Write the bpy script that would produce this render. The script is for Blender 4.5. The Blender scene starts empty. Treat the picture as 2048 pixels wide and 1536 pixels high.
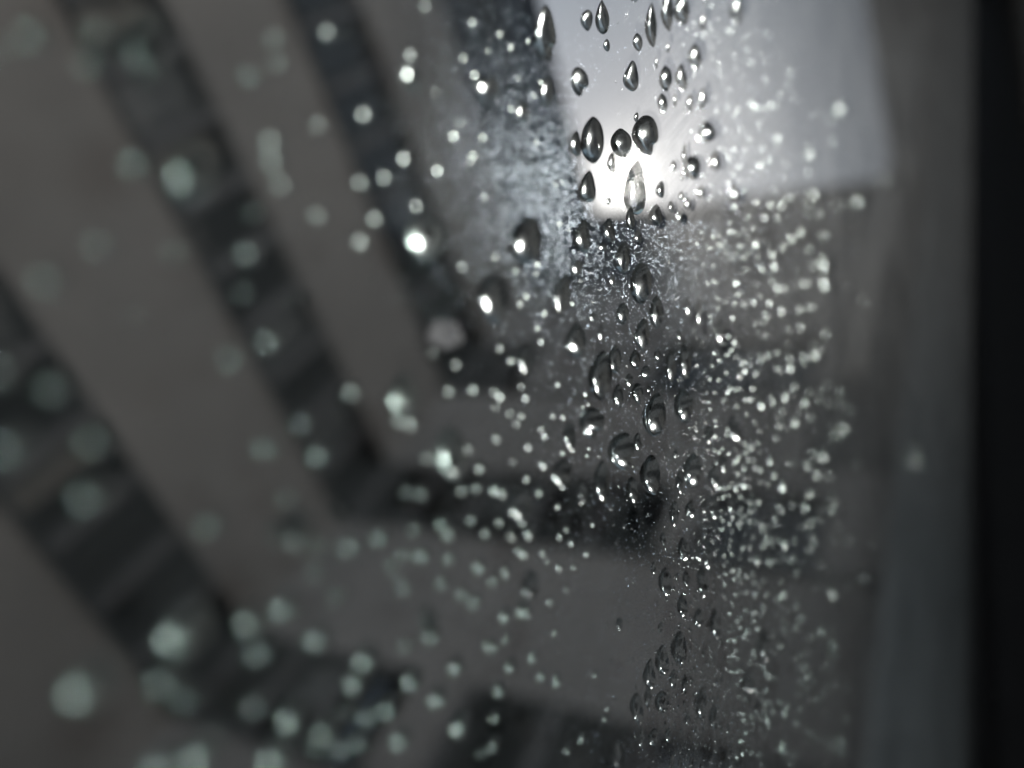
import bpy, math, random
from mathutils import Vector, Matrix

S = bpy.context.scene
COL = S.collection
rng = random.Random(7)

# ------------------------------------------------------------------ camera, sky, sun, exposure
F_PX = 1540.0                       # focal length in pixels of a 2048 px wide frame
CAM_Z = 6.0                         # the window is on the second floor
def cray(u, v):                     # direction of a photo pixel in camera axes
    return Vector(((u - 1024) / F_PX, (768 - v) / F_PX, -1.0))
zen = cray(1947, -473).normalized() # the building's verticals converge here
def level(u, v):
    a = cray(u, v); a = a - a.dot(zen) * zen
    return a.normalized()
pdir = level(2270, 3600)            # along the window wall
xdir = pdir.cross(zen)
M3 = Matrix((xdir, pdir, zen))      # camera axes -> world axes
cam_d = bpy.data.cameras.new('camera')
cam = bpy.data.objects.new('camera', cam_d); COL.objects.link(cam)
cam.matrix_world = Matrix.Translation((0, 0, CAM_Z)) @ M3.to_4x4()
cam_d.sensor_width = 36.0
cam_d.lens = F_PX / 2048 * 36
cam_d.clip_start = 0.004
cam_d.clip_end = 600
cam_d.dof.use_dof = True
cam_d.dof.focus_distance = 0.120
cam_d.dof.aperture_fstop = 6.6
cam_d.dof.aperture_blades = 0
S.camera = cam
def wray(u, v):
    return M3 @ cray(u, v)

SUN = wray(1246, 362).normalized()
sun_el = math.asin(SUN.z)
world = bpy.data.worlds.new('World'); S.world = world; world.use_nodes = True
nt = world.node_tree; nt.nodes.clear()
def N(t, kind, **kw):
    n = t.nodes.new(kind)
    for k, val in kw.items():
        if k.startswith('i_'):
            n.inputs[int(k[2:])].default_value = val
        else:
            setattr(n, k, val)
    return n
out = N(nt, 'ShaderNodeOutputWorld')
sky = N(nt, 'ShaderNodeTexSky', sky_type='NISHITA', sun_disc=False, sun_elevation=sun_el,
        sun_rotation=math.atan2(SUN.x, SUN.y), air_density=1.0, dust_density=0.6, ozone_density=1.0)
bg1 = N(nt, 'ShaderNodeBackground'); bg1.inputs[1].default_value = 0.05
nt.links.new(sky.outputs[0], bg1.inputs[0])
# thin cloud in front of the sun: an even grey sheet and the aureole round the sun
tc = N(nt, 'ShaderNodeTexCoord')
dot = N(nt, 'ShaderNodeVectorMath', operation='DOT_PRODUCT')
nrm = N(nt, 'ShaderNodeVectorMath', operation='NORMALIZE')
nt.links.new(tc.outputs['Generated'], nrm.inputs[0])
nt.links.new(nrm.outputs[0], dot.inputs[0]); dot.inputs[1].default_value = SUN
ac = N(nt, 'ShaderNodeMath', operation='ARCCOSINE'); nt.links.new(dot.outputs['Value'], ac.inputs[0])
def expo(scale, amp):
    a = N(nt, 'ShaderNodeMath', operation='MULTIPLY', i_1=-1.0 / math.radians(scale)); nt.links.new(ac.outputs[0], a.inputs[0])
    b = N(nt, 'ShaderNodeMath', operation='EXPONENT'); nt.links.new(a.outputs[0], b.inputs[0])
    c = N(nt, 'ShaderNodeMath', operation='MULTIPLY', i_1=amp); nt.links.new(b.outputs[0], c.inputs[0])
    return c
g1, g2 = expo(1.3, 4.2), expo(6.0, 0.12)
gs = N(nt, 'ShaderNodeMath', operation='ADD'); nt.links.new(g1.outputs[0], gs.inputs[0]); nt.links.new(g2.outputs[0], gs.inputs[1])
cl = N(nt, 'ShaderNodeTexNoise'); cl.inputs['Scale'].default_value = 2.2; cl.inputs['Detail'].default_value = 4
nt.links.new(nrm.outputs[0], cl.inputs['Vector'])
clr = N(nt, 'ShaderNodeMapRange', i_1=0.3, i_2=0.7, i_3=0.92, i_4=1.08); nt.links.new(cl.outputs[0], clr.inputs[0])
bg2 = N(nt, 'ShaderNodeBackground'); bg2.inputs[0].default_value = (0.198, 0.222, 0.214, 1)
nt.links.new(clr.outputs[0], bg2.inputs[1])
bg3 = N(nt, 'ShaderNodeBackground'); bg3.inputs[0].default_value = (1.0, 0.97, 0.90, 1)
nt.links.new(gs.outputs[0], bg3.inputs[1])
a1 = N(nt, 'ShaderNodeAddShader'); a2 = N(nt, 'ShaderNodeAddShader')
nt.links.new(bg1.outputs[0], a1.inputs[0]); nt.links.new(bg2.outputs[0], a1.inputs[1])
nt.links.new(a1.outputs[0], a2.inputs[0]); nt.links.new(bg3.outputs[0], a2.inputs[1])
nt.links.new(a2.outputs[0], out.inputs[0])
world.cycles.sampling_method = 'MANUAL'; world.cycles.sample_map_resolution = 2048

sun_d = bpy.data.lights.new('sun', 'SUN'); sun_d.energy = 5.0; sun_d.angle = math.radians(3.2); sun_d.color = (1, 0.97, 0.92)
sun = bpy.data.objects.new('sun', sun_d); COL.objects.link(sun)
sun.rotation_euler = SUN.to_track_quat('Z', 'Y').to_euler(); sun.location = (0, 0, 60)

vs = S.view_settings
vs.view_transform = 'Standard'; vs.look = 'None'; vs.exposure = 0.0; vs.gamma = 1.0; vs.use_curve_mapping = False
cy = S.cycles
cy.use_adaptive_sampling = False
cy.use_denoising = True
cy.denoiser = 'OPENIMAGEDENOISE'
cy.denoising_input_passes = 'RGB'
cy.max_bounces = 9; cy.diffuse_bounces = 3; cy.glossy_bounces = 3; cy.transmission_bounces = 7; cy.transparent_max_bounces = 16
cy.sample_clamp_indirect = 60.0
cy.caustics_reflective = True; cy.caustics_refractive = True
cy.blur_glossy = 0.0

# ------------------------------------------------------------------ materials
def mat(name):
    m = bpy.data.materials.new(name); m.use_nodes = True
    m.node_tree.nodes.clear()
    return m, m.node_tree
def plain(name, col, rough=0.8, noise=0.12, scale=3.0, metal=0.0, bump=0.0, spec=0.4):
    m, t = mat(name)
    o = N(t, 'ShaderNodeOutputMaterial'); p = N(t, 'ShaderNodeBsdfPrincipled')
    p.inputs['Roughness'].default_value = rough; p.inputs['Metallic'].default_value = metal
    p.inputs['Specular IOR Level'].default_value = spec
    c = N(t, 'ShaderNodeTexCoord'); n = N(t, 'ShaderNodeTexNoise'); n.inputs['Scale'].default_value = scale; n.inputs['Detail'].default_value = 6
    t.links.new(c.outputs['Object'], n.inputs['Vector'])
    r = N(t, 'ShaderNodeMapRange', i_1=0.3, i_2=0.7, i_3=1 - noise, i_4=1 + noise); t.links.new(n.outputs[0], r.inputs[0])
    mx = N(t, 'ShaderNodeVectorMath', operation='SCALE'); mx.inputs[0].default_value = col; t.links.new(r.outputs[0], mx.inputs['Scale'])
    t.links.new(mx.outputs[0], p.inputs['Base Color']); t.links.new(p.outputs[0], o.inputs[0])
    if bump:
        b = N(t, 'ShaderNodeBump'); b.inputs['Strength'].default_value = bump; b.inputs['Distance'].default_value = 0.01
        t.links.new(n.outputs[0], b.inputs['Height']); t.links.new(b.outputs[0], p.inputs['Normal'])
    return m
M_render = plain('warm_render', (0.46, 0.44, 0.415), 0.9, 0.2, 0.45, bump=0.3)
M_plaster2 = plain('grey_render', (0.42, 0.408, 0.40), 0.9, 0.2, 0.6, bump=0.3)
M_clad = plain('slate_cladding', (0.085, 0.09, 0.105), 0.6, 0.15, 1.5)
M_frame = plain('window_frame_paint', (0.20, 0.20, 0.205), 0.5, 0.05, 4)
M_band = plain('dark_band_paint', (0.045, 0.05, 0.055), 0.6, 0.1, 4)
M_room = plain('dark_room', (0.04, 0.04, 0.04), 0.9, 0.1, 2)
M_curt = plain('curtain_cloth', (0.45, 0.43, 0.39), 0.9, 0.15, 6)
M_blind = plain('grey_blind', (0.22, 0.235, 0.24), 0.8, 0.1, 6)
M_blue = plain('blue_curtain', (0.04, 0.10, 0.2), 0.8, 0.1, 6)
M_ground = plain('courtyard_paving', (0.22, 0.215, 0.21), 0.85, 0.25, 1.2, bump=0.3)
M_sash = plain('black_sash', (0.012, 0.012, 0.013), 0.55, 0.3, 60)
M_gasket = plain('black_rubber', (0.008, 0.008, 0.009), 0.7, 0.2, 90)
M_jamb = plain('painted_reveal', (0.62, 0.66, 0.67), 0.75, 0.12, 18)
M_soffit = plain('soffit_boards', (0.60, 0.65, 0.72), 0.8, 0.35, 1.4)
M_pipe = plain('zinc_downpipe', (0.82, 0.78, 0.72), 0.6, 0.1, 8)
M_inside = plain('dark_interior_wall', (0.10, 0.10, 0.10), 0.9, 0.1, 3)

def glass_nodes(t, r0=0.04):
    lw = N(t, 'ShaderNodeLayerWeight'); lw.inputs[0].default_value = 0.5
    pw = N(t, 'ShaderNodeMath', operation='POWER', i_1=5.0); t.links.new(lw.outputs['Facing'], pw.inputs[0])
    f = N(t, 'ShaderNodeMath', operation='MULTIPLY_ADD', i_1=1 - r0, i_2=r0); t.links.new(pw.outputs[0], f.inputs[0])
    tr = N(t, 'ShaderNodeBsdfTransparent'); gl = N(t, 'ShaderNodeBsdfGlossy')
    gl.inputs['Roughness'].default_value = 0.0
    mx = N(t, 'ShaderNodeMixShader')
    t.links.new(f.outputs[0], mx.inputs[0]); t.links.new(tr.outputs[0], mx.inputs[1]); t.links.new(gl.outputs[0], mx.inputs[2])
    return mx
M_glass, t = mat('window_glass')
o = N(t, 'ShaderNodeOutputMaterial'); mx = glass_nodes(t); t.links.new(mx.outputs[0], o.inputs[0])
M_glass2, t = mat('facade_glass')
o = N(t, 'ShaderNodeOutputMaterial'); mx = glass_nodes(t); t.links.new(mx.outputs[0], o.inputs[0])
# inner face of the near pane: a thin uneven film of dust and condensation that spreads light forward
M_film, t = mat('misted_glass')
o = N(t, 'ShaderNodeOutputMaterial'); clean = glass_nodes(t)
rf = N(t, 'ShaderNodeBsdfRefraction'); rf.inputs['Roughness'].default_value = 0.95; rf.inputs['IOR'].default_value = 1.22
tl = N(t, 'ShaderNodeBsdfTranslucent'); tl.inputs[0].default_value = (0.78, 0.93, 1.0, 1)
tc = N(t, 'ShaderNodeTexCoord')
mp = N(t, 'ShaderNodeMapping'); mp.inputs['Scale'].default_value = (1, 1400, 90)
t.links.new(tc.outputs['Object'], mp.inputs[0])
n1 = N(t, 'ShaderNodeTexNoise'); n1.inputs['Scale'].default_value = 1.0; n1.inputs['Detail'].default_value = 6; n1.inputs['Roughness'].default_value = 0.7
t.links.new(mp.outputs[0], n1.inputs['Vector'])
n2 = N(t, 'ShaderNodeTexNoise'); n2.inputs['Scale'].default_value = 38; n2.inputs['Detail'].default_value = 5
t.links.new(tc.outputs['Object'], n2.inputs['Vector'])
r1 = N(t, 'ShaderNodeMapRange', i_1=0.35, i_2=0.75, i_3=0.55, i_4=1.4); t.links.new(n1.outputs[0], r1.inputs[0])
r2 = N(t, 'ShaderNodeMapRange', i_1=0.3, i_2=0.7, i_3=0.6, i_4=1.3); t.links.new(n2.outputs[0], r2.inputs[0])
mu = N(t, 'ShaderNodeMath', operation='MULTIPLY'); t.links.new(r1.outputs[0], mu.inputs[0]); t.links.new(r2.outputs[0], mu.inputs[1])
fA = N(t, 'ShaderNodeMath', operation='MULTIPLY', i_1=0.0035); fA.use_clamp = True; t.links.new(mu.outputs[0], fA.inputs[0])
fB = N(t, 'ShaderNodeMath', operation='MULTIPLY', i_1=0.024); fB.use_clamp = True; t.links.new(mu.outputs[0], fB.inputs[0])
mA = N(t, 'ShaderNodeMixShader'); mB = N(t, 'ShaderNodeMixShader')
t.links.new(fA.outputs[0], mA.inputs[0]); t.links.new(clean.outputs[0], mA.inputs[1]); t.links.new(rf.outputs[0], mA.inputs[2])
t.links.new(fB.outputs[0], mB.inputs[0]); t.links.new(mA.outputs[0], mB.inputs[1]); t.links.new(tl.outputs[0], mB.inputs[2])
t.links.new(mB.outputs[0], o.inputs[0])
M_water, t = mat('rain_water')
o = N(t, 'ShaderNodeOutputMaterial'); gb = N(t, 'ShaderNodeBsdfGlass'); gb.inputs['IOR'].default_value = 1.33
gb.inputs['Roughness'].default_value = 0.0; gb.inputs['Color'].default_value = (0.97, 1.0, 1.0, 1)
t.links.new(gb.outputs[0], o.inputs[0])
M_skin, t = mat('raindrop_skin')
o = N(t, 'ShaderNodeOutputMaterial'); gb = N(t, 'ShaderNodeBsdfGlass'); gb.inputs['IOR'].default_value = 1.33
gb.inputs['Roughness'].default_value = 0.15; gb.inputs['Color'].default_value = (0.97, 1.0, 1.0, 1)
t.links.new(gb.outputs[0], o.inputs[0])
# drops whose outer skin is a little frosted by street dust; the side on the glass stays clear
M_water2, t = mat('dusty_rain_water')
o = N(t, 'ShaderNodeOutputMaterial'); gb = N(t, 'ShaderNodeBsdfGlass'); gb.inputs['IOR'].default_value = 1.33
gb.inputs['Roughness'].default_value = 0.34; gb.inputs['Color'].default_value = (0.93, 1.0, 0.985, 1)
t.links.new(gb.outputs[0], o.inputs[0])
M_mist, t = mat('mist_water')
o = N(t, 'ShaderNodeOutputMaterial'); gb = N(t, 'ShaderNodeBsdfGlass'); gb.inputs['IOR'].default_value = 1.33
gb.inputs['Roughness'].default_value = 0.32; gb.inputs['Color'].default_value = (0.88, 0.94, 1.0, 1)
t.links.new(gb.outputs[0], o.inputs[0])
M_spot, t = mat('dried_water_mark')
o = N(t, 'ShaderNodeOutputMaterial'); tl = N(t, 'ShaderNodeBsdfTranslucent'); tl.inputs[0].default_value = (0.8, 0.82, 0.85, 1)
tr = N(t, 'ShaderNodeBsdfTransparent'); mx = N(t, 'ShaderNodeMixShader')
nn = N(t, 'ShaderNodeTexNoise'); nn.inputs['Scale'].default_value = 2500; tc = N(t, 'ShaderNodeTexCoord'); t.links.new(tc.outputs['Object'], nn.inputs['Vector'])
rr = N(t, 'ShaderNodeMapRange', i_1=0.4, i_2=0.6, i_3=0.04, i_4=0.22); t.links.new(nn.outputs[0], rr.inputs[0])
t.links.new(rr.outputs[0], mx.inputs[0]); t.links.new(tr.outputs[0], mx.inputs[1]); t.links.new(tl.outputs[0], mx.inputs[2]); t.links.new(mx.outputs[0], o.inputs[0])

# ------------------------------------------------------------------ helpers
def link(name, verts, faces, m, parent=None, smooth=False, mats=None, fmat=None):
    me = bpy.data.meshes.new(name); me.from_pydata(verts, [], faces)
    for x in (mats or [m]):
        me.materials.append(x)
    if fmat: me.polygons.foreach_set('material_index', fmat)
    if smooth: me.polygons.foreach_set('use_smooth', [True] * len(me.polygons))
    me.update()
    ob = bpy.data.objects.new(name, me); COL.objects.link(ob)
    if parent: ob.parent = parent
    return ob
BF = [(0, 3, 2, 1), (4, 5, 6, 7), (0, 1, 5, 4), (1, 2, 6, 5), (2, 3, 7, 6), (3, 0, 4, 7)]
class MB:
    def __init__(s): s.v = []; s.f = []
    def box(s, x0, x1, y0, y1, z0, z1):
        b = len(s.v)
        s.v += [(x0, y0, z0), (x1, y0, z0), (x1, y1, z0), (x0, y1, z0), (x0, y0, z1), (x1, y0, z1), (x1, y1, z1), (x0, y1, z1)]
        s.f += [tuple(b + i for i in f) for f in BF]; return s
    def tube(s, p0, p1, r, n=16):
        p0, p1 = Vector(p0), Vector(p1); d = (p1 - p0).normalized()
        a = d.orthogonal().normalized(); c = d.cross(a); b = len(s.v)
        for p in (p0, p1):
            for k in range(n):
                q = p + r * (math.cos(2 * math.pi * k / n) * a + math.sin(2 * math.pi * k / n) * c); s.v.append(tuple(q))
        for k in range(n): s.f.append((b + k, b + (k + 1) % n, b + n + (k + 1) % n, b + n + k))
        s.f.append(tuple(b + k for k in range(n))[::-1]); s.f.append(tuple(b + n + k for k in range(n))); return s
    def build(s, name, m, parent=None, **kw): return link(name, s.v, s.f, m, parent, **kw)
def empty(name, loc, rz, label, cat, group=None):
    e = bpy.data.objects.new(name, None); COL.objects.link(e); e.location = loc; e.rotation_euler = (0, 0, rz)
    e['label'] = label; e['category'] = cat
    if group: e['group'] = group
    return e
def bevel(o, w):
    b = o.modifiers.new('bevel', 'BEVEL'); b.width = w; b.segments = 2; return o

# ------------------------------------------------------------------ setting
g = MB(); g.box(-400, 400, -400, 400, -0.3, 0).build('ground', M_ground)['kind'] = 'structure'

C0 = (-7.857, 5.340)                                   # inner corner of the courtyard
A1 = math.atan2(0.99684, -0.07937)                     # left wing runs back along this
A2 = math.atan2(0.08339, 0.99652)
BANDS = [(2.36, 3.48), (5.42, 6.58), (8.42, 9.85), (12.35, 13.55)]
BANDS = [(a + CAM_Z, b + CAM_Z) for a, b in BANDS]
LOW = [(-4.2 + CAM_Z, -3.0 + CAM_Z), (-0.8 + CAM_Z, 0.35 + CAM_Z)]
ROOF = 15.12 + CAM_Z; CLAD = 11.85 + CAM_Z
# A wing is built in its own frame: x along the facade, y = 0 the facade face, y > 0 into the building.
def window(parent, x0, x1, z0, z1, style, m_frame):
    w = MB(); t = 0.05; y0, y1 = 0.12, 0.20
    w.box(x0, x0 + t, y0, y1, z0, z1).box(x1 - t, x1, y0, y1, z0, z1)
    w.box(x0 + t, x1 - t, y0, y1, z0, z0 + t).box(x0 + t, x1 - t, y0, y1, z1 - t, z1)
    fr = w.build('window', m_frame, parent)
    MB().box(x0 + t, x1 - t, 0.155, 0.165, z0 + t, z1 - t).build('pane', M_glass2, fr)
    if style in ('curtain', 'blue'):
        n = 10; v = []; f = []
        zt = z1 - t; zb = z0 + t
        xa, xb = x0 + t, x0 + t + (x1 - x0 - 2 * t) * (0.62 if style == 'curtain' else 0.4)
        for k in range(n * 2 + 1):
            x = xa + (xb - xa) * k / (2 * n); y = 0.27 + 0.02 * math.sin(k * math.pi / 2)
            v += [(x, y, zb), (x, y, zt)]
        for k in range(n * 2): f.append((2 * k, 2 * k + 2, 2 * k + 3, 2 * k + 1))
        link('curtain', v, f, M_blue if style == 'blue' else M_curt, fr)
    elif style in ('blind', 'half'):
        zb = z0 + t if style == 'blind' else z0 + (z1 - z0) * 0.5
        MB().box(x0 + t, x1 - t, 0.23, 0.24, zb, z1 - t).build('blind', M_blind, fr)
    return fr
def wing(root, L0, L1, cells, m_wall, depth=9.0, stop=None):
    allb = sorted(LOW + BANDS)
    w = MB(); z = 0.0
    for a, b in allb:
        if z < CLAD: w.box(L0, L1, 0, 0.35, z, min(a, CLAD))
        z = b
    w.box(L0, L1, 3.0, depth, 0.0, ROOF - 0.3)
    w.build('wall', m_wall, root)
    c = MB(); c.box(L0, L1, -0.02, 0.35, CLAD, BANDS[3][0]).box(L0, L1, -0.02, 0.35, BANDS[3][1], ROOF - 0.25)
    c.build('cladding', M_clad, root)
    MB().box(L0, L1, -0.14, 0.5, ROOF - 0.25, ROOF).build('cornice', M_clad, root)
    MB().box(L0, L1, 0.5, depth, ROOF - 0.3, ROOF - 0.1).build('roof', M_clad, root)
    for a, b in allb: MB().box(L0, L1, -0.05, 0.12, a - 0.06, a).build('window_sill', M_band, root)
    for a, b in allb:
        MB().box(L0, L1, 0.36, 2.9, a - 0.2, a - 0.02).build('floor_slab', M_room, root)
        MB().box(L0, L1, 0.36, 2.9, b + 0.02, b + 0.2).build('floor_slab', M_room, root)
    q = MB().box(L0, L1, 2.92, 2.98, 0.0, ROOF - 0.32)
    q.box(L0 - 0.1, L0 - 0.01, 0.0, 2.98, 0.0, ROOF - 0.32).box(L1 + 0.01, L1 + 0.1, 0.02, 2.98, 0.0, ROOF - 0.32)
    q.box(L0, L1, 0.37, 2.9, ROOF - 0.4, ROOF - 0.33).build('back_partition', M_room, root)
    for bi, (a, b) in enumerate(BANDS):
        for ci, (x0, x1, kind) in enumerate(cells[bi]):
            if kind == 'pier':
                MB().box(x0, x1, 0.0, 0.35, a, b).build('pier', m_wall, root)
            elif kind == 'post':
                MB().box(x0, x1, 0.02, 0.34, a, b).build('mullion', M_frame, root)
            else:
                window(root, x0, x1, a, b, kind, M_band)
    # the storeys below the view stay closed with dark glazing strips
    MB().box(L0, L1, 0.15, 0.2, LOW[0][0], LOW[0][1]).box(L0, L1, 0.15, 0.2, LOW[1][0], LOW[1][1]).build('lower_glazing', M_band, root)
    return root
def run(x0, x1, pitch, styles, post=0.13):
    c = []; n = max(1, round(abs(x1 - x0) / pitch)); p = (x1 - x0) / n
    for k in range(n):
        a = x0 + k * p
        c.append((a, a + post, 'post')); c.append((a + post, a + p, styles[k % len(styles)]))
    return c
# left wing: local x runs to the corner, so its cells lie at negative x
LW = empty('office_wing', (C0[0], C0[1], 0), A1, 'pale courtyard wing receding on the left with four dark ribbon window rows', 'building')
wing(LW, -14.0, 0.0, [run(-9.0, -0.02, 0.80, ['dark', 'blind', 'dark', 'curtain', 'dark', 'blind', 'dark', 'curtain', 'dark', 'dark', 'dark']),
      run(-9.0, -0.02, 0.745, ['dark', 'half', 'dark', 'curtain', 'blind', 'curtain', 'dark', 'dark', 'blind', 'dark', 'blind', 'dark']),
      run(-9.0, -0.02, 0.80, ['dark', 'dark', 'half', 'dark', 'dark']),
      run(-9.0, -0.02, 0.80, ['dark', 'half', 'dark', 'dark', 'curtain'])], M_render)
EW = empty('end_wing', (C0[0], C0[1], 0), A2, 'grey courtyard wing across the bottom below the glowing sun', 'building')
wing(EW, 0.0, 7.72,
     [run(0.02, 2.55, 0.84, ['dark', 'half', 'blue']) + [(2.55, 3.15, 'pier')] + run(3.15, 7.7, 0.9, ['dark', 'dark', 'half', 'dark']),
      run(0.02, 4.45, 0.88, ['dark', 'dark', 'half', 'dark', 'dark']) + [(4.45, 4.75, 'pier')] + run(4.75, 6.1, 0.7, ['dark', 'dark']) + [(6.1, 7.7, 'pier')],
      run(0.02, 1.25, 0.6, ['dark', 'dark']) + [(1.25, 3.3, 'pier')] + run(3.3, 5.6, 0.8, ['dark', 'half', 'dark']) + [(5.6, 7.7, 'pier')],
      run(0.02, 7.0, 0.9, ['dark', 'dark', 'half', 'dark']) + [(7.0, 7.7, 'pier')]], M_plaster2)

M_corner_shade = plain('painted_corner_shade', (0.075, 0.08, 0.085), 0.7, 0.25, 1.5)
MB().box(5.75, 7.72, -0.012, -0.002, CAM_Z + 7.0, ROOF - 0.27).build('corner_shade_sheet', M_corner_shade, EW)  # added thin dark sheet: shade of own wing and eaves put into its colour

# own wing: the wall with the window the picture is taken through, its eaves, the room behind
XO, XG = -0.115, -0.0486            # outer wall face, outer face of the glass
Y0, Y1, Z0, Z1 = -0.62, 0.575, CAM_Z - 0.95, CAM_Z + 3.1
OW = empty('own_wing', (0, 0, 0), 0, 'nearest wing with the open reveal and eaves along the right edge', 'building')
w = MB()
w.box(XO, 0.28, -14, Y0, 0, ROOF).box(XO, 0.28, Y1 + 0.05, 5.97, 0, ROOF)
w.box(XO, 0.28, Y0, Y1 + 0.05, 0, Z0).box(XO, 0.28, Y0, Y1 + 0.05, Z1, ROOF)
w.build('wall', M_plaster2, OW)
for xa, xb, dy in ((XO, -0.098, 0.0), (-0.0975, -0.078, 0.004), (-0.0775, -0.066, -0.003), (-0.0655, XG - 0.004, 0.003)):
    bevel(MB().box(xa, xb, Y1 + dy, Y1 + 0.05, Z0, Z1).build('reveal', M_jamb, OW), 0.0015)
e = MB()
nb = 6
for k in range(nb):
    xa = -1.72 + 0.10 + k * (1.5 / nb)
    MB().box(xa + 0.006, xa + 1.5 / nb - 0.006, -14, 5.80, ROOF + 0.0, ROOF + 0.03).build('soffit_board', M_soffit, OW)
MB().box(-1.72, -1.615, -14, 5.82, ROOF - 0.03, ROOF + 0.25).build('fascia', M_clad, OW)
MB().box(-1.60, 9, -14, 5.9, ROOF + 0.04, ROOF + 0.2).build('roof', M_clad, OW)
for nm, bx in (('floor', (0.28, 4.2, -3, 2.6, Z0 - 1.0, Z0 - 0.9)), ('ceiling', (0.28, 4.2, -3, 2.6, Z1 + 0.1, Z1 + 0.2)),
               ('back_wall', (4.2, 4.3, -3.1, 2.7, Z0 - 1.0, Z1 + 0.2)), ('side_wall', (0.28, 4.2, -3.1, -3, Z0 - 1.0, Z1 + 0.2)),
               ('side_wall', (0.28, 4.2, 2.6, 2.7, Z0 - 1.0, Z1 + 0.2))):
    MB().box(*bx).build(nm, M_inside)['kind'] = 'structure'
# the sash
SA = empty('window_sash', (0, 0, 0), 0, 'dark window frame holding the wet pane at the right edge of the photo', 'window frame')
def member(name, m, bx, w=0.003):
    return bevel(MB().box(*bx).build(name, m, SA), w)
member('stile', M_sash, (-0.030, 0.036, Y1 - 0.012, Y1 + 0.048, Z0, Z1), 0.004)
member('stile', M_sash, (-0.030, 0.036, Y0, Y0 + 0.05, Z0, Z1))
member('rail', M_sash, (-0.030, 0.036, Y0 + 0.052, Y1 - 0.014, Z0, Z0 + 0.05))
member('rail', M_sash, (-0.030, 0.036, Y0 + 0.052, Y1 - 0.014, Z1 - 0.05, Z1))
member('gasket', M_gasket, (-0.0440, -0.0305, Y1 - 0.004, Y1 + 0.04, Z0, Z1), 0.001)
# the pane: inner face misted, outer face clean
XI = XG + 0.004
px = [(XG, Y0 + 0.01, Z0 + 0.01), (XI, Y0 + 0.01, Z0 + 0.01), (XI, Y1 - 0.002, Z0 + 0.01), (XG, Y1 - 0.002, Z0 + 0.01)]
px += [(a, b, Z1 - 0.01) for a, b, c in px]
pane = link('window_pane', px, BF, None, mats=[M_glass, M_film], fmat=[1 if i == 3 else 0 for i in range(6)])
pane['label'] = 'clear window pane speckled with rain across the whole photo'; pane['category'] = 'window glass'

# rainwater pipe in the corner between the end wing and the eaves
def on_end(s, z, offm):
    c, sn = math.cos(A2), math.sin(A2)
    return (C0[0] + s * c + offm * sn, C0[1] + s * sn - offm * c, z + CAM_Z)
DP = empty('downpipe', on_end(6.10, 0, 0.1), 0, 'pale vertical downpipe in the corner below the end of the eaves', 'drainpipe')
def put(ob):
    ob.parent = DP; ob.matrix_parent_inverse = Matrix.Translation(Vector(DP.location)).inverted(); return ob
put(MB().tube(on_end(6.13, 8.6, 0.12), on_end(6.13, 14.3, 0.12), 0.09).build('pipe', M_pipe, smooth=False))
put(MB().tube(on_end(5.90, 8.6, 0.10), on_end(5.90, 14.3, 0.10), 0.03).build('cable_duct', M_pipe))
put(MB().tube(on_end(6.13, 14.31, 0.12), on_end(6.13, 14.9, 0.45), 0.075).build('swan_neck', M_pipe))
for z in (9.2, 11.0, 12.8):
    put(MB().tube(on_end(6.13, z, 0.12), on_end(6.13, z + 0.06, 0.12), 0.10).build('pipe_clamp', M_clad))

#DROPS
# ------------------------------------------------------------------ raindrops on the outer face of the pane
def to_pane(u, v):                 # where the sight line of a photo pixel meets the outer face of the glass
    w = wray(u, v); t = XG / w.x
    return Vector((w.y * t, w.z * t)), t
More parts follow.
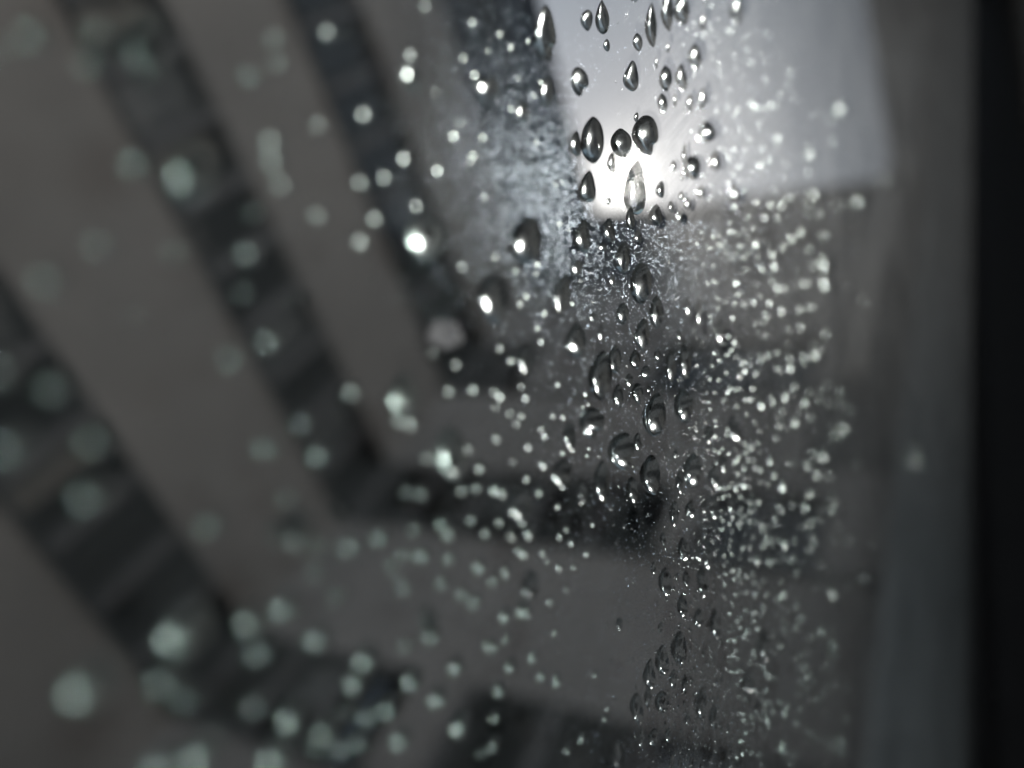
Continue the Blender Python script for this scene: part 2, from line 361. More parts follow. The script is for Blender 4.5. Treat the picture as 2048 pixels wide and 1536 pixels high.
# water bodies whose outline can be read: centre x, y, width, height, outline (l leaf, o oval, t tail down, n narrow top, h hooked)
BODIES = """1093 68 40 108 h;1175 40 23 43 l;1160 163 34 60 h;1215 90 11 26 l;1190 279 34 98 o;1248 285 31 56 o;1153 288 20 50 l;1226 325 13 40 l;
1178 375 27 66 o;1218 402 8 16 l;976 180 40 70 t;1046 225 24 45 l;1095 185 25 60 t;1269 -2 14 12 o;1305 50 20 86 n;1337 25 22 75 t;1366 20 26 62 o;
1412 0 7 18 l;1476 20 18 60 t;1277 84 18 35 l;1407 46 11 34 l;1337 96 7 19 l;1392 113 23 50 l;1264 153 30 59 l;1314 126 5 22 l;1334 156 19 55 l;
1365 154 19 53 l;1407 197 12 48 l;1327 206 16 40 l;1351 201 7 24 l;1381 206 11 36 l;1297 269 42 80 h;1415 264 29 46 o;1388 335 24 55 l;
1433 322 17 40 l;1276 379 33 101 o;1323 379 14 32 l;1315 430 19 46 l;1263 437 14 44 l;1344 412 7 25 l;1377 406 10 26 l;1364 391 7 20 l;
1361 433 10 26 l;1349 331 8 22 l;1404 383 12 24 l;1365 355 5 13 l;1471 385 14 38 l;1274 234 7 20 l;1371 310 6 45 n;
1056 481 60 92 o;989 594 62 100 l;1169 472 27 66 l;1221 461 20 47 l;1277 474 14 28 l;1248 517 30 58 t;1285 566 35 86 o;1247 627 23 41 o;
1315 625 27 60 t;1286 670 31 62 t;1154 680 41 66 o;1124 595 35 80 t;1155 535 20 36 l;1206 494 16 20 o;1225 560 12 24 l;1186 634 14 18 l;
1204 665 11 38 n;1360 668 8 25 l;1316 710 13 24 o;1344 732 19 64 l;1373 720 21 70 l;1443 664 20 56 l;1272 719 20 38 l;1293 744 18 25 o;
1260 761 14 30 l;1231 720 25 58 t;1205 750 38 100 l;1238 792 20 44 l;1277 786 19 44 l;1312 831 38 94 l;1371 812 31 69 l;1299 777 9 18 l;
1377 612 10 40 n;1399 622 10 55 n;1185 846 47 66 h;1245 901 47 80 o;1305 948 33 80 l;1387 941 39 66 l;1361 963 12 50 n;1267 980 19 52 l;
1206 966 28 82 l;1125 945 36 60 l;1277 884 15 36 l;1420 870 15 38 l;1470 858 25 52 l;1431 953 19 46 l;1351 1027 16 50 l;1382 1018 18 38 l;
1409 1013 10 30 l;1430 1017 14 45 l;1352 908 8 20 l;1141 872 24 54 l;1166 984 18 46 l;1449 924 12 42 l;1333 1165 22 60 l;1407 1166 20 60 t;
1367 1213 19 45 l;1398 1236 15 40 l;1432 1248 18 56 l;1374 1157 13 30 l;1369 1099 21 52 l;1397 1110 14 30 l;1386 1112 7 15 l;1418 1118 17 46 l;
1308 1136 9 23 o;1322 1256 8 24 l;1328 1078 9 28 l;1355 1155 6 18 l;1361 1297 28 66 l;1327 1321 24 58 l;1301 1349 23 56 l;1348 1359 12 43 l;
1371 1368 11 36 n;1276 1416 24 62 l;1326 1405 26 44 o;1405 1407 19 66 l;1430 1435 17 50 l;1298 1397 12 40 l;1308 1474 19 36 l;1285 1478 13 40 n;
1338 1471 12 32 l;1377 1438 9 30 l;1393 1463 8 20 l;1345 1524 10 28 l;1361 1526 8 20 l;1384 1526 8 22 l;1236 1510 15 55 n;1498 1365 22 55 n;
1530 1290 22 66 n;1240 1248 12 26 o;1481 745 8 30 t;1516 1415 10 34 n;1463 1010 13 40 n;1207 35 22 75 n;812 790 46 100 l;905 905 56 110 l;300 96 74 120 t;
392 345 84 110 o;826 155 36 58 o;856 478 66 90 o;1052 722 30 58 l;1062 1170 30 60 l;860 1240 34 56 l;596 1056 60 80 l;1042 1010 44 70 l"""
# small drops seen mostly as a bright spot: x, y, brightness
POINTS = """1455 61 3 1466 60 4 1421 70 1 1432 70 1 1445 15 1 1477 7 5 1508 61 2 1539 70 2 1525 68 1 1478 89 1 1458 101 1 1467 111 1.5 1494 101 3 1503 126 3
1473 133 2 1483 151 3 1481 168 1.5 1500 176 1.5 1451 158 1 1439 143 .8 1509 214 5 1478 220 3 1546 212 2 1534 122 2 1522 3 1 1505 195 1.5 1450 260 1.5
1499 278 2.5 1467 300 3 1459 317 3 1490 297 2 1518 300 2 1546 307 1.5 1521 331 5 1536 322 4 1502 341 2 1456 366 3.5 1474 383 4 1486 380 3 1495 361 1.5
1478 354 1 1528 342 1.5 1546 383 1.5 1541 408 3 1528 434 3 1481 251 1 1480 266 1 1514 256 1 1530 234 1 1404 237 1 1531 272 1 1554 110 1 1581 146 3
1559 190 2 1579 175 2 1590 197 2 1552 212 2 1680 219 6 1676 193 1 1610 259 1 1618 288 2 1621 310 5 1601 314 2 1572 329 2 1556 277 4 1556 292 2 1563 352 2
1616 343 3 1548 380 1.5 1629 389 5 1607 391 2 1579 394 3 1618 409 2 1563 411 4 1543 409 4 1599 411 1 1773 365 3 1716 403 5 1698 405 2 1687 409 1
1638 427 3 1616 431 1 1554 435 3 1530 435 3 1747 446 1 1572 460 1.5 1601 464 4 1583 477 4 1649 471 3 1568 493 2.5 1618 499 2.5 1512 488 5 1545 508 5
1548 530 5 1523 535 4 1515 513 2 1488 515 3 1647 526 6 1625 530 3 1647 548 1.5 1556 541 2 1541 544 2 1459 464 3 1475 467 3 1490 460 2 1505 455 2.5
1426 473 4 1439 471 3 1404 464 3 1388 515 3 1428 530 3 1479 493 2 1490 539 2 1499 475 1.5 1362 519 3 1326 493 1.5 1364 466 2 1395 553 2 1373 553 2
1473 564 6 1545 564 3 1556 575 4 1570 575 3 1610 564 5 1627 566 2 1649 566 6 1592 566 1.5 1601 617 4 1623 611 4 1508 604 4 1499 602 2 1539 604 5
1519 591 2 1563 620 5 1534 631 3 1530 642 3 1512 568 1.5 1466 635 4 1468 606 2 1437 599 3 1433 564 2 1415 566 3 1377 615 3 1400 642 4 1353 597 4
1426 639 1 1727 600 2 1694 575 1 1651 666 3 1530 670 2 1643 694 2 1625 688 1.5 1630 704 5 1607 712 3 1610 723 2 1581 732 5 1579 715 2.5 1554 704 2.5
1534 710 4 1521 721 2.5 1554 734 3 1561 739 2 1574 688 1 1501 712 1 1490 739 5 1448 683 5 1439 719 3 1410 741 2.5 1512 746 3 1457 781 4 1506 776 3
1543 792 2 1570 791 5 1546 803 3 1523 807 6 1503 799 2 1488 807 3 1475 810 2 1493 827 2 1567 820 2.5 1610 803 4 1638 779 1.5 1652 768 1.5 1640 798 2
1658 805 1.5 1680 807 2 1702 821 1.5 1687 850 5 1669 849 1.5 1621 832 2.5 1590 840 5 1556 829 2 1563 841 1.5 1510 843 2.5 1519 861 2 1552 872 3
1572 854 1 1470 920 3 1504 894 3 1515 884 2 1493 903 2.5 1519 902 1.5 1540 919 4 1510 934 3 1521 936 3 1548 949 3 1634 945 4 1647 907 5 1636 913 2
1625 905 1.5 1616 927 4 1590 925 1.5 1577 922 1.5 1713 925 1.5 1835 911 5 1565 967 6 1536 966 2 1521 961 2.5 1488 967 5 1473 975 4 1439 973 4
1504 987 3 1618 982 4 1667 991 5 1585 986 1 1610 1009 4 1643 1015 2 1563 1018 3 1550 1035 3 1585 1008 1 1620 1040 4 1466 1031 4 1446 1039 3
1426 876 2.5 1437 877 2 1479 876 4 1410 801 2.5 1415 783 2.5 1393 798 1.5 1570 1083 5 1526 1091 3 1501 1093 3 1515 1118 5 1539 1120 4 1545 1089 2
1541 1080 2 1552 1075 2 1629 1080 3 1665 1075 1.5 1751 1077 2.5 1809 1098 1.5 1640 1126 2 1729 1152 3 1594 1143 3 1587 1112 2 1605 1122 1.5
1665 1176 5 1643 1173 2 1634 1170 2 1565 1186 4 1521 1167 2 1534 1186 2 1494 1150 3 1468 1135 4 1576 1215 2 1643 1257 4 1621 1270 2.5 1671 1278 2
1594 1256 1.5 1578 1272 1.5 1663 1307 2 1616 1303 1.5 1610 1329 3.5 1645 1329 1.5 1658 1331 1.5 1589 1314 1.5 1618 1374 2 1652 1376 2 1693 1372 2.5
1600 1382 2 1623 1396 1.5 1638 1397 3 1651 1426 2 1691 1435 1.5 1742 1336 1 1570 1423 4 1561 1402 3 1539 1350 4 1528 1332 3 1537 1435 5 1540 1447 3
1507 1444 3 1501 1427 2 1595 1442 3 1572 1499 4 1568 1489 3 1592 1506 2.5 1550 1499 1.5 1519 1506 2 1508 1506 2 1683 1474 4 1656 1477 2 1667 1491 2
1641 1477 2 1616 1478 1.5 1475 1239 4 1488 1270 4 1510 1221 4 1503 1279 2 1483 1336 4 1464 1318 3 1459 1362 3 1435 1362 2.5 1492 1394 3 1504 1369 3
1519 1387 2 1450 1394 3 1466 1425 3 1211 1436 3 1224 1324 2.5 1273 1375 2 992 513 3 1033 541 4 1077 528 4 1054 591 4 1042 607 3.5 1091 626 5
1076 655 3 1001 695 4 1083 682 3.5 1146 606 3 1185 603 4 1200 579 3 1163 560 4 1148 480 3 1120 448 4 1138 458 2 1174 517 2 1181 546 2.5 1074 547 2
1042 464 2 1154 537 4 1339 522 2 1117 768 4 1172 787 4 1177 807 3 1166 812 2 1107 831 3.5 1127 833 3.5 1180 895 3 1175 910 3 1126 904 3 1198 910 4
1146 896 5 1126 969 6 1163 1002 5 1117 1011 4 1239 971 3 1223 1017 2 708 780 5.5 796 772 3 802 837 5 824 842 6 798 818 2 914 727 4 901 780 3.5
949 777 4.5 1003 790 6 990 782 3 993 813 2 1024 720 3.5 1052 722 5.5 1044 712 3 1044 772 3 1053 794 4.5 1022 824 2.5 1044 829 4 1034 845 3.5
995 875 4.5 1058 891 5 1090 869 5 1084 857 3 938 895 3.5 856 913 4 903 926 6 961 933 5 1055 955 4 1089 929 5 1082 925 3 1027 922 2 844 984 4
926 978 3.5 955 973 3.5 991 977 6 1007 983 5 1036 985 4 1080 983 3.5 815 982 2 926 532 2.5 867 705 1.5 600 597 4 610 845 4 643 907 5 687 1014 3
75 73 5 208 63 2.5 297 90 8 188 128 3 554 79 3.5 560 128 2.5 504 152 3 660 68 5 694 68 3 642 251 3 550 284 6 552 325 5 569 369 5 277 330 4
383 335 7 513 427 2 641 431 4 502 506 5 355 506 3.5 205 489 3.5 0 100 3 103 558 4 489 585 2.5 603 599 4 542 681 5 470 715 5 10 739 4 118 772 4.5
34 891 4.5 198 876 4.5 193 987 4.5 540 893 4 581 995 2 273 637 1 426 1045 3.5 565 1063 6.5 635 1140 2.5 640 1084 2 577 1208 5 508 1236 5 379 1256 8
642 1272 5 529 1298 3 194 1365 6 337 1356 3 380 1391 2 590 1429 5 518 1406 2 415 1499 5 338 1523 3.5 560 1506 5 658 1457 4 691 1410 3 638 1492 2
680 1188 2 685 1016 3 705 1087 4.5 764 1073 4 830 1054 3 886 1045 4.5 901 1064 5 811 1105 3 848 1106 5 785 1131 2 902 1115 3 945 1037 3.5 973 1063 4
1000 1042 4 1047 1042 4 1023 1064 6 1027 1071 4 1060 1064 7 1041 1099 4.5 1050 1105 4.5 1087 1103 4 1095 1119 2.5 1120 1071 4 1134 1057 3.5
1144 1083 5 1174 1106 5.5 1148 1132 3 1120 1134 4 961 1132 4 1013 1141 4 989 1159 4 926 1185 3.5 952 1202 5 886 1164 3.5 811 1171 2 1052 1167 2.5
1071 1182 2.5 1013 1229 5 1041 1221 5 1055 1222 6 1045 1206 4 1102 1203 3 1134 1177 2.5 868 1270 4 851 1260 3 816 1286 2 987 1295 4 978 1286 3
1015 1275 1.5 1066 1312 4 1111 1264 2 736 1314 6 715 1359 4.5 828 1356 6 914 1330 4.5 1024 1330 4 1000 1379 4.5 879 1391 5 1085 1352 3 1115 1365 3.5
1115 1353 3 1191 1348 3.5 781 1412 4.5 701 1413 4 743 1427 3.5 684 1492 3 722 1476 3 806 1474 4.5 924 1447 7 991 1433 3 989 1488 4 1165 1476 4
1136 1497 3 965 1506 1.5 1186 1047 4 1249 1052 4 696 68 3 853 15 2.5 947 48 4.5 825 113 5 826 147 6 815 162 4 1002 70 3 1058 84 3 1024 97 5 978 103 2
930 118 4 952 152 4 966 162 6 873 186 2 733 231 5.5 911 273 5.5 969 276 4 1025 219 3.5 1046 219 5.5 1039 156 2 950 312 4.5 942 323 2 880 342 6
812 318 5.5 725 365 4.5 773 355 4.5 836 412 4.5 754 437 4.5 726 482 5 1075 285 3 971 395 2.5 1113 369 4 1126 364 4 855 468 8 1084 166 5 921 246 1.5
1070 191 3 1147 347 2"""

def outline(kind, w, h, n, rd):
    """closed outline in photo pixels round (0, 0), y down"""
    pts = []
    skew = rd.uniform(-0.22, 0.22)
    p1, p2 = rd.uniform(0, 6.3), rd.uniform(0, 6.3)
    k1, k2 = rd.uniform(0.04, 0.11), rd.uniform(0.02, 0.08)
    lean = {'l': rd.uniform(-0.05, 0.12), 'o': 0.03}.get(kind, rd.uniform(-0.02, 0.12))
    for i in range(n):
        a = 2 * math.pi * i / n
        cx, sy = math.cos(a), math.sin(a)
        q = abs(sy)
        r = 1 + k1 * math.sin(2 * a + p1) + k2 * math.sin(3 * a + p2)
        f = 1.0
        if kind == 'l': f = (1 - q ** 2.6) ** 0.28 if q < 1 else 0.0
        if kind == 'l': cxx = cx * (0.62 + 0.38 * f) if q > 0 else cx
        elif kind == 't': cxx = cx * (1.0 - 0.45 * max(0, sy) ** 1.5)
        elif kind == 'n': cxx = cx * (1.0 - 0.55 * max(0, -sy) ** 1.2)
        else: cxx = cx
        x, y = cxx * w / 2 * r, sy * h / 2 * r
        if kind == 'h' and 0.15 < a < 1.45:           # a bite out of the lower right side
            m = 1 - 0.34 * math.sin((a - 0.15) / 1.3 * math.pi) ** 2; x *= m; y *= m
        x *= 1 + skew * sy
        x += lean * y * (w / h) * 1.5
        pts.append((x, y))
    return pts
def cap(P, rings, theta, sag, seed=0):
    """dome of water over a closed outline in the pane plane; P: list of (y, z) round the origin.
       x is the way out of the glass (negative world x)."""
    n = len(P)
    if sum(P[k][0] * P[(k + 1) % n][1] - P[(k + 1) % n][0] * P[k][1] for k in range(n)) < 0: P = P[::-1]
    rmin = min(math.hypot(*p) for p in P); rmean = sum(math.hypot(*p) for p in P) / n
    R0 = (rmin * 0.65 + rmean * 0.35)
    R = R0 / math.sin(theta); H = R - math.sqrt(R * R - R0 * R0)
    def hgt(t): return math.sqrt(max(R * R - (R0 * t) ** 2, 0)) - (R - H)
    v = []; f = []
    oy, oz = sag                                        # summit shifted
    v.append((-hgt(0), oy, oz))
    for j in range(1, rings + 1):
        t = math.sin(j / rings * math.pi / 2)
        for (y, z) in P:
            v.append((-hgt(t) if j < rings else 0.0, y * t + oy * (1 - t * t), z * t + oz * (1 - t * t)))
    for k in range(n): f.append((0, 1 + (k + 1) % n, 1 + k))
    for j in range(rings - 1):
        a, b = 1 + j * n, 1 + (j + 1) * n
        for k in range(n): f.append((a + k, a + (k + 1) % n, b + (k + 1) % n, b + k))
    nb = len(f)
    base = 1 + (rings - 1) * n
    o = len(v)                                          # separate rim for the flat base keeps its edge crisp
    f.append(tuple(base + k for k in range(n)))
    return v, f, nb
GAP = 0.00006
def add_drop(P, centre, rings, theta, sag=(0, 0), name='raindrop', dusty=False):
    v, f, nb = cap(P, rings, theta, sag)
    me = bpy.data.meshes.new(name); me.from_pydata(v, [], f); me.materials.append(M_water2 if dusty else M_skin); me.materials.append(M_water)
    me.polygons[len(f) - 1].material_index = 1
    fl = [True] * len(f); fl[-1] = False
    me.polygons.foreach_set('use_smooth', fl); 
    me.update()
    # sharp rim so the flat base does not bend the dome's normals
    sh = me.attributes.new('sharp_edge', 'BOOLEAN', 'EDGE')
    rim = set(range(1 + (rings - 1) * len(P), 1 + rings * len(P)))
    sh.data.foreach_set('value', [(e.vertices[0] in rim and e.vertices[1] in rim) for e in me.edges])
    ob = bpy.data.objects.new(name, me); COL.objects.link(ob)
    ob.location = (XG - GAP, centre[0], centre[1] + CAM_Z)
    return ob

drops = []       # (rank, kind, u, v, w, h, brightness, t)
for q in BODIES.replace('\n', '').split(';'):
    a = q.split()
    u, v, w, h = map(float, a[:4]); c, t = to_pane(u, v)
    drops.append(dict(u=u, v=v, w=w, h=h, k=a[4], t=t, body=True, rank=math.sqrt(w * h) + 40))
num = [float(x) for x in POINTS.split()]
for i in range(0, len(num), 3):
    u, v, b = num[i:i + 3]; c, t = to_pane(u, v)
    coc = 0.058 * abs(u - 1290 + 0.08 * (700 - v))
    g = {True: 0.20 + 0.125 * b, False: 0.20 + 0.16 * b}[u < 1290]
    if u > 1290: r = (1.0 + 0.3 * b + coc / 2 * g * 0.75) * t / F_PX
    else: r = (1.3 + 0.33 * b + coc / 2 * g * 0.85) * t / F_PX
    r *= 0.92 + 0.72 * max(0.0, (v - 750) / 786)
    if u > 1290: r *= (0.84 if v < 650 else 1.0) * (0.72 + 0.105 * b)
    drops.append(dict(u=u, v=v, b=b, r=r, t=t, body=False, rank=coc * 0.55 + b * 4.5))
drops.sort(key=lambda d: -d['rank'])
N_IND = 298
small = drops[N_IND:]
rim_v = []; rim_f = []

# names of the drops one can find first; every other label is given from the nearest of these
ANCH = {(1093, 68): ('hooked drop on the dark eave line at the top', 'large hooked raindrop straddling the left edge of the bright sky at the top'),
 (1297, 269): ('notched drop above the sun', 'large notched raindrop with a bitten lower side just above the sun glow'),
 (1190, 279): ('long blunt drop left of the sun', 'long blunt raindrop at the upper left edge of the sun glow'),
 (1276, 379): ('long drop across the sun', 'long pale raindrop crossing the middle of the glowing sun'),
 (1305, 50): ('slender necked drop near the top', 'slender raindrop with a drawn out neck high in the bright sky'),
 (1415, 264): ('round drop right of the sun', 'stout round raindrop with a glint standing right of the sun in the sky'),
 (1388, 335): ('pointed leaf drop right of the sun', 'leaf shaped raindrop pointed at both ends right of the sun glow'),
 (1264, 153): ('leaf drop high above the sun', 'leaf shaped raindrop with a star glint high above the sun'),
 (1160, 163): ('bitten drop left in the sky', 'raindrop with a bitten lower right side at the left of the sky'),
 (1056, 481): ('fat blurred drop below left of the sun', 'fat soft edged raindrop with a round glint below left of the sun'),
 (989, 594): ('big soft teardrop left of centre', 'biggest soft teardrop with a white glint low on its left side'),
 (1285, 566): ('tall dark rimmed drop under the sun', 'tall raindrop with a heavy dark rim straight under the sun'),
 (1312, 831): ('tall striped drop in the middle', 'tall leaning raindrop with a dark stripe right of the picture centre'),
 (1245, 901): ('wide crescent drop', 'wide round raindrop with a pale crescent down its left side'),
 (1371, 812): ('half dark leaf drop', 'leaf shaped raindrop with a dark wedge and glint right of the middle'),
 (1387, 941): ('thorn marked drop', 'raindrop with a dark thorn shaped mark above the lower window row'),
 (1333, 1165): ('upper curved drop of the lower field', 'curved raindrop with a pale lower tip on plain grey wall'),
 (1361, 1297): ('fan marked drop low down', 'raindrop with a dark fan shaped mark near the bottom of the sharp strip'),
 (1276, 1416): ('banded drop near the bottom', 'raindrop with two bright bands at the edge of the lowest dark window'),
 (1405, 1407): ('narrow green drop near the bottom', 'narrow greenish raindrop leaning over the lowest dark window'),
 (300, 96): ('huge pale blob at the top left', 'huge blurred pale green raindrop over the dark window row at the top left'),
 (392, 345): ('bright blob on the left window row', 'bright blurred raindrop with a yellow edge on the left window row'),
 (379, 1256): ('brightest white disc at the lower left', 'brightest white blurred raindrop above the dark corner at the lower left'),
 (565, 1063): ('white disc between the window rows', 'white blurred raindrop on pale wall between the lower left window rows'),
 (855, 468): ('orange edged flare', 'brightest flaring raindrop with an orange edge left of the sun'),
 (824, 842): ('white pair left of centre', 'brilliant white blurred raindrop at the right of a pair left of centre'),
 (708, 780): ('lone ringed disc', 'lone ringed white raindrop beside the middle window row'),
 (194, 1365): ('pale oval at the bottom left', 'pale oval blurred raindrop alone on wall at the bottom left'),
 (924, 1447): ('yellow white oval at the bottom', 'yellow white slanting raindrop beside the lowest dark window'),
 (736, 1314): ('white oval by the lower corner window', 'white oval blurred raindrop over the lower corner window top'),
 (1060, 1064): ('brilliant drop below the window row', 'brilliant pinkish white raindrop just below the middle window row'),
 (1680, 219): ('lone sparkle at the right of the sky', 'lone brilliant raindrop at the right side of the bright sky'),
 (1716, 403): ('ringed disc by the pipe top', 'ringed bright raindrop near the top of the pale downpipe'),
 (1773, 365): ('faint disc at the sky corner', 'faint ring shaped raindrop at the lower right corner of the sky'),
 (1647, 526): ('blue edged disc', 'blue tinted bright raindrop at the end of a short row right of the sun'),
 (1523, 807): ('brilliant green edged drop at mid right', 'brilliant raindrop with a green tail at the middle of the right field'),
 (1835, 911): ('lone blue disc near the frame', 'lone blue ringed raindrop close to the dark window frame'),
 (1687, 850): ('ringed disc mid right', 'grey blue ringed raindrop at the outer right of the dense field'),
 (1665, 1176): ('violet disc lower right', 'violet white ringed raindrop at the outer lower right'),
 (1683, 1474): ('green ring at the bottom right', 'green ringed raindrop at the bottom right of the field'),
 (1537, 1435): ('orange and blue drop near the bottom', 'raindrop split orange and blue near the bottom right'),
 (75, 73): ('pale green disc at the top left corner', 'pale green blurred disc shaped raindrop at the top left corner'),
 (553, 284): None}
ANCH = {k: v for k, v in ANCH.items() if v}
used = {}
def direction(du, dv):
    a = math.degrees(math.atan2(-dv, du)) % 360
    return ['right of', 'upper right of', 'above', 'upper left of', 'left of', 'lower left of', 'below', 'lower right of'][int((a + 22.5) // 45) % 8]
def describe(d):
    key = (round(d['u']), round(d['v']))
    if key in ANCH:
        return ANCH[key][1]
    blur = abs(d['u'] - 1290) * 0.052
    if d['body']:
        m = math.sqrt(d['w'] * d['h'])
        size = 'large' if m > 45 else 'middling' if m > 27 else 'small'
        shp = {'l': 'leaf shaped', 'o': 'oval', 't': 'tailed', 'n': 'narrow', 'h': 'bitten'}[d['k']]
        look = '%s %s raindrop' % (size, shp)
    else:
        br = 'brilliant' if d['b'] >= 5.5 else 'bright' if d['b'] >= 4 else 'pale' if d['b'] >= 2.5 else 'faint'
        look = '%s %s raindrop' % (br, 'big blurred' if blur > 32 else 'blurred' if blur > 10 else 'tiny')
    best = sorted(ANCH.items(), key=lambda kv: math.hypot(kv[0][0] - d['u'], kv[0][1] - d['v']))
    for (au, av), (short, _) in best[:8]:
        short = short.replace('upper curved drop of the lower field', 'curved drop on plain wall').replace('hooked drop on the dark eave line at the top', 'hooked drop on the eave line')
        du, dv = d['u'] - au, d['v'] - av; dist = math.hypot(du, dv)
        how = 'touching ' if dist < 22 else 'just ' if dist < 60 else 'slightly ' if dist < 110 else 'well ' if dist < 190 else 'far '
        s = '%s %s%s the %s' % (look, how, direction(du, dv), short)
        if s not in used and len(s.split()) <= 16:
            return s
    return '%s %s%s the %s' % (look, how, direction(du, dv), short)
for d in drops:
    if (round(d['u']), round(d['v'])) in ANCH: d['rank'] += 500
drops.sort(key=lambda d: -d['rank'])
small = drops[N_IND:]

def dome_angle(rd, u, v):
    k = min(1.0, max(0.0, v / 1400))
    return math.radians(rd.uniform(49, 52) if u < 470 else rd.uniform(42 + 4 * k, 46 + 5 * k) if u < 1150 else rd.uniform(36 + 12 * k, 42 + 12 * k))
def is_dusty(u, v): return abs(u - 1290 + 0.08 * (700 - v)) > 120
sv = []; sf = []; ssm = []; smi = []
def stuff_cap(y, z, ry, rz, theta, n, rings, V, F, SM, MI=None, dusty=False):
    P = [(ry * math.cos(2 * math.pi * k / n), rz * math.sin(2 * math.pi * k / n)) for k in range(n)]
    v, f, nb = cap(P, rings, theta, (0, 0)); o = len(V)
    V += [(XG - GAP + a, y + b, z + CAM_Z + c) for a, b, c in v]
    for i, q in enumerate(f):
        F.append(tuple(o + j for j in q))
        SM.append(i != nb)
        if MI is not None: MI.append(0 if i == nb else 1 if dusty else 2)

for i, d in enumerate(drops):
    rd = random.Random(int(d['u'] * 31 + d['v'] * 17))
    c, t = to_pane(d['u'], d['v'])
    if i < N_IND:
        if d['body']:
            px = outline(d['k'], d['w'], d['h'], 40, rd)
            P = [tuple(to_pane(d['u'] + x, d['v'] + y)[0] - c) for x, y in px]
            r0 = min(math.hypot(*p) for p in P)
            ob = add_drop(P, c, 14, math.radians(rd.uniform(48, 60) + (14 if math.hypot(d['u'] - 1250, d['v'] - 360) < 170 else 0)), (0, -0.25 * r0 * rd.random()), dusty=abs(d['u'] - 1290) > 330)
        else:
            a = rd.uniform(1.0, 1.3); r = d['r']; ph = rd.uniform(0, 3)
            P = [(r * math.cos(q) * (1 + .05 * math.sin(2 * q + ph)), a * r * math.sin(q) * (1 + .04 * math.cos(3 * q + ph))) for q in [2 * math.pi * k / 24 for k in range(24)]]
            ob = add_drop(P, c, 9, dome_angle(rd, d['u'], d['v']), dusty=is_dusty(d['u'], d['v']))
        lb = describe(d); used[lb] = used.get(lb, 0) + 1
        ob['label'] = lb; ob['category'] = 'raindrop'; ob['group'] = 'raindrops on the window pane'
    else:
        if d['body']:
            p0, _ = to_pane(d['u'] - d['w'] / 2, d['v']); p1, _ = to_pane(d['u'] + d['w'] / 2, d['v'])
            q0, _ = to_pane(d['u'], d['v'] - d['h'] / 2); q1, _ = to_pane(d['u'], d['v'] + d['h'] / 2)
            stuff_cap(c[0], c[1], (p1 - p0).length / 2, (q1 - q0).length / 2, math.radians(55), 16, 7, sv, sf, ssm, smi)
        else:
            stuff_cap(c[0], c[1], d['r'], d['r'] * rd.uniform(1, 1.3), dome_angle(rd, d['u'], d['v']), 14, 6, sv, sf, ssm, smi, is_dusty(d['u'], d['v']))
def stuff(name, V, F, SM, m, MI=None):
    me = bpy.data.meshes.new(name); me.from_pydata(V, [], F); me.materials.append(m); me.materials.append(M_water2); me.materials.append(M_skin)
    if MI: me.polygons.foreach_set('material_index', MI)
    me.polygons.foreach_set('use_smooth', SM); me.update()
    sh = me.attributes.new('sharp_face', 'BOOLEAN', 'FACE') if 'sharp_face' not in me.attributes else None
    ob = bpy.data.objects.new(name, me); COL.objects.link(ob); ob['kind'] = 'stuff'
    return ob
# further tiny drops between the ones that were placed one by one: dense right of the sharp strip
for k in range(1650):
    u = rng.gauss(1410, 75) if k % 4 else rng.uniform(1250, 1700); v = rng.uniform(-20, 1560)
    if k > 1150: u = rng.gauss(1400, 70); v = rng.uniform(850, 1560)
    if u > 1760 or (u > 1500 and v < 1000 and rng.random() < 0.6) or u < 1180: continue
    if math.hypot(u - 1250, v - 370) < 150: continue
    if v < 650 and rng.random() < 0.5: continue
    c, t = to_pane(u, v); coc = 0.058 * abs(u - 1290)
    r = (1.0 + rng.random() * 1.6 + coc / 2 * rng.uniform(0.2, 0.6)) * t / F_PX * (0.8 + 0.6 * max(0.0, (v - 700) / 836))
    stuff_cap(c[0], c[1], r, r * rng.uniform(1, 1.4), dome_angle(rng, u, v), 12, 4, sv, sf, ssm, smi, is_dusty(u, v))
o = stuff('small_droplets', sv, sf, ssm, M_water, smi); o['label'] = 'fine raindrops scattered between the larger ones on the pane'; o['category'] = 'droplets'
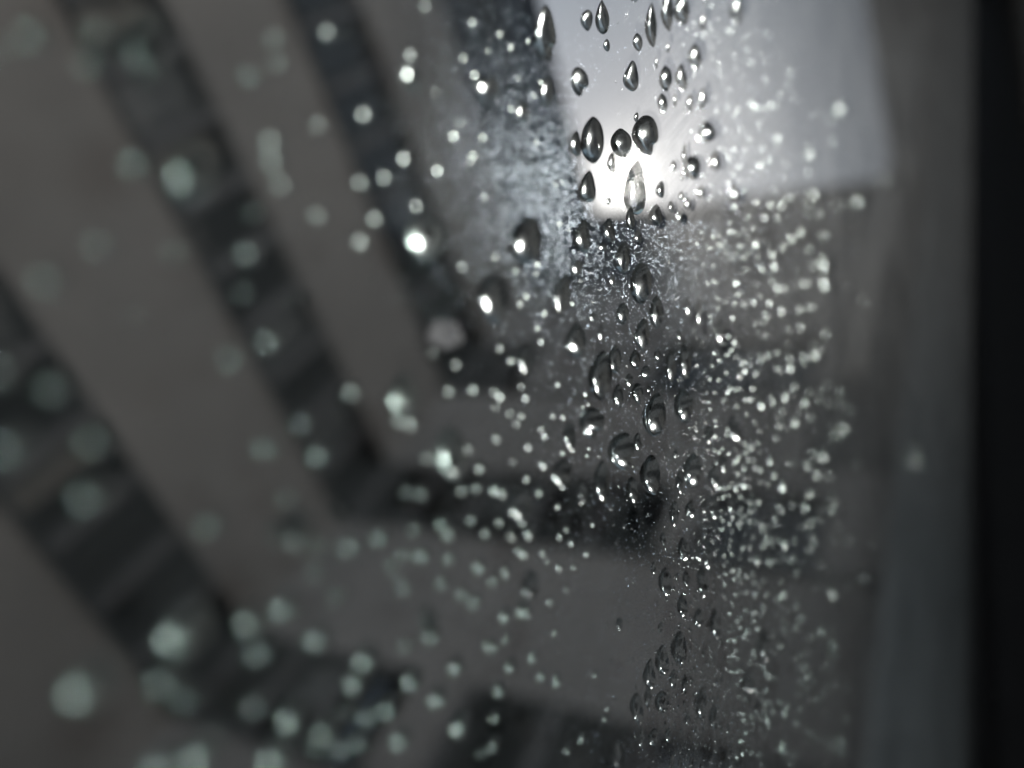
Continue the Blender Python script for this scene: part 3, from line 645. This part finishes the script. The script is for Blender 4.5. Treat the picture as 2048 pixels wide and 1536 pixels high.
# mist of the finest droplets, thickest left of and under the sun
mv = []; mf = []; ms = []
def mist(n, fu, fv, r0, r1):
    for k in range(n):
        u, v = fu(), fv()
        if not (-20 < v < 1560 and u < 1900): continue
        if v < 440 and math.hypot(u - 1265, v - 350) < 190 and u > 1120 + v * 0.16: continue
        c, t = to_pane(u, v); r = rng.uniform(r0, r1)
        stuff_cap(c[0], c[1], r, r * rng.uniform(1, 1.5), math.radians(rng.uniform(25, 60)), 7, 2, mv, mf, ms)
G = rng.gauss
mist(4200, lambda: G(1110, 75), lambda: G(400, 110), 0.00003, 0.00009)
mist(2600, lambda: G(1330, 95), lambda: G(530, 70), 0.00002, 0.00007)
mist(5000, lambda: rng.uniform(1060, 1620), lambda: rng.uniform(430, 1540), 0.00002, 0.00007)
mist(2600, lambda: G(1320, 90), lambda: rng.uniform(430, 1540), 0.00004, 0.00012)
mist(2500, lambda: G(1480, 110), lambda: G(330, 160), 0.00004, 0.00012)
mist(3200, lambda: G(985, 85), lambda: G(280, 170), 0.00003, 0.00007)
mist(900, lambda: rng.uniform(1150, 1450), lambda: rng.uniform(0, 420), 0.00002, 0.00006)
o = stuff('droplet_mist', mv, mf, ms, M_mist); o['label'] = 'fine mist of droplets on the pane beside the sun'; o['category'] = 'droplets'
# dried water mark
rd = random.Random(3)
def mark(u, v, w, h, label):
    c, t = to_pane(u, v); P = []
    for k in range(28):
        a = 2 * math.pi * k / 28; q = 1 + 0.12 * math.sin(2 * a + 1) + 0.08 * math.sin(5 * a)
        P.append(tuple(to_pane(u + w / 2 * math.cos(a) * q, v + h / 2 * math.sin(a) * q)[0]))
    V = [(XG - 0.00003, y, z + CAM_Z) for y, z in P] + [(XG - 0.00008, y, z + CAM_Z) for y, z in P]
    n = len(P); F = [tuple(range(n)), tuple(range(2 * n - 1, n - 1, -1))] + [(k, n + k, n + (k + 1) % n, (k + 1) % n) for k in range(n)]
    ob = link('water_mark', V, F, M_spot); ob['label'] = label; ob['category'] = 'water mark'
mark(893, 668, 62, 62, 'soft grey dried water mark left of centre above the ringed drops')
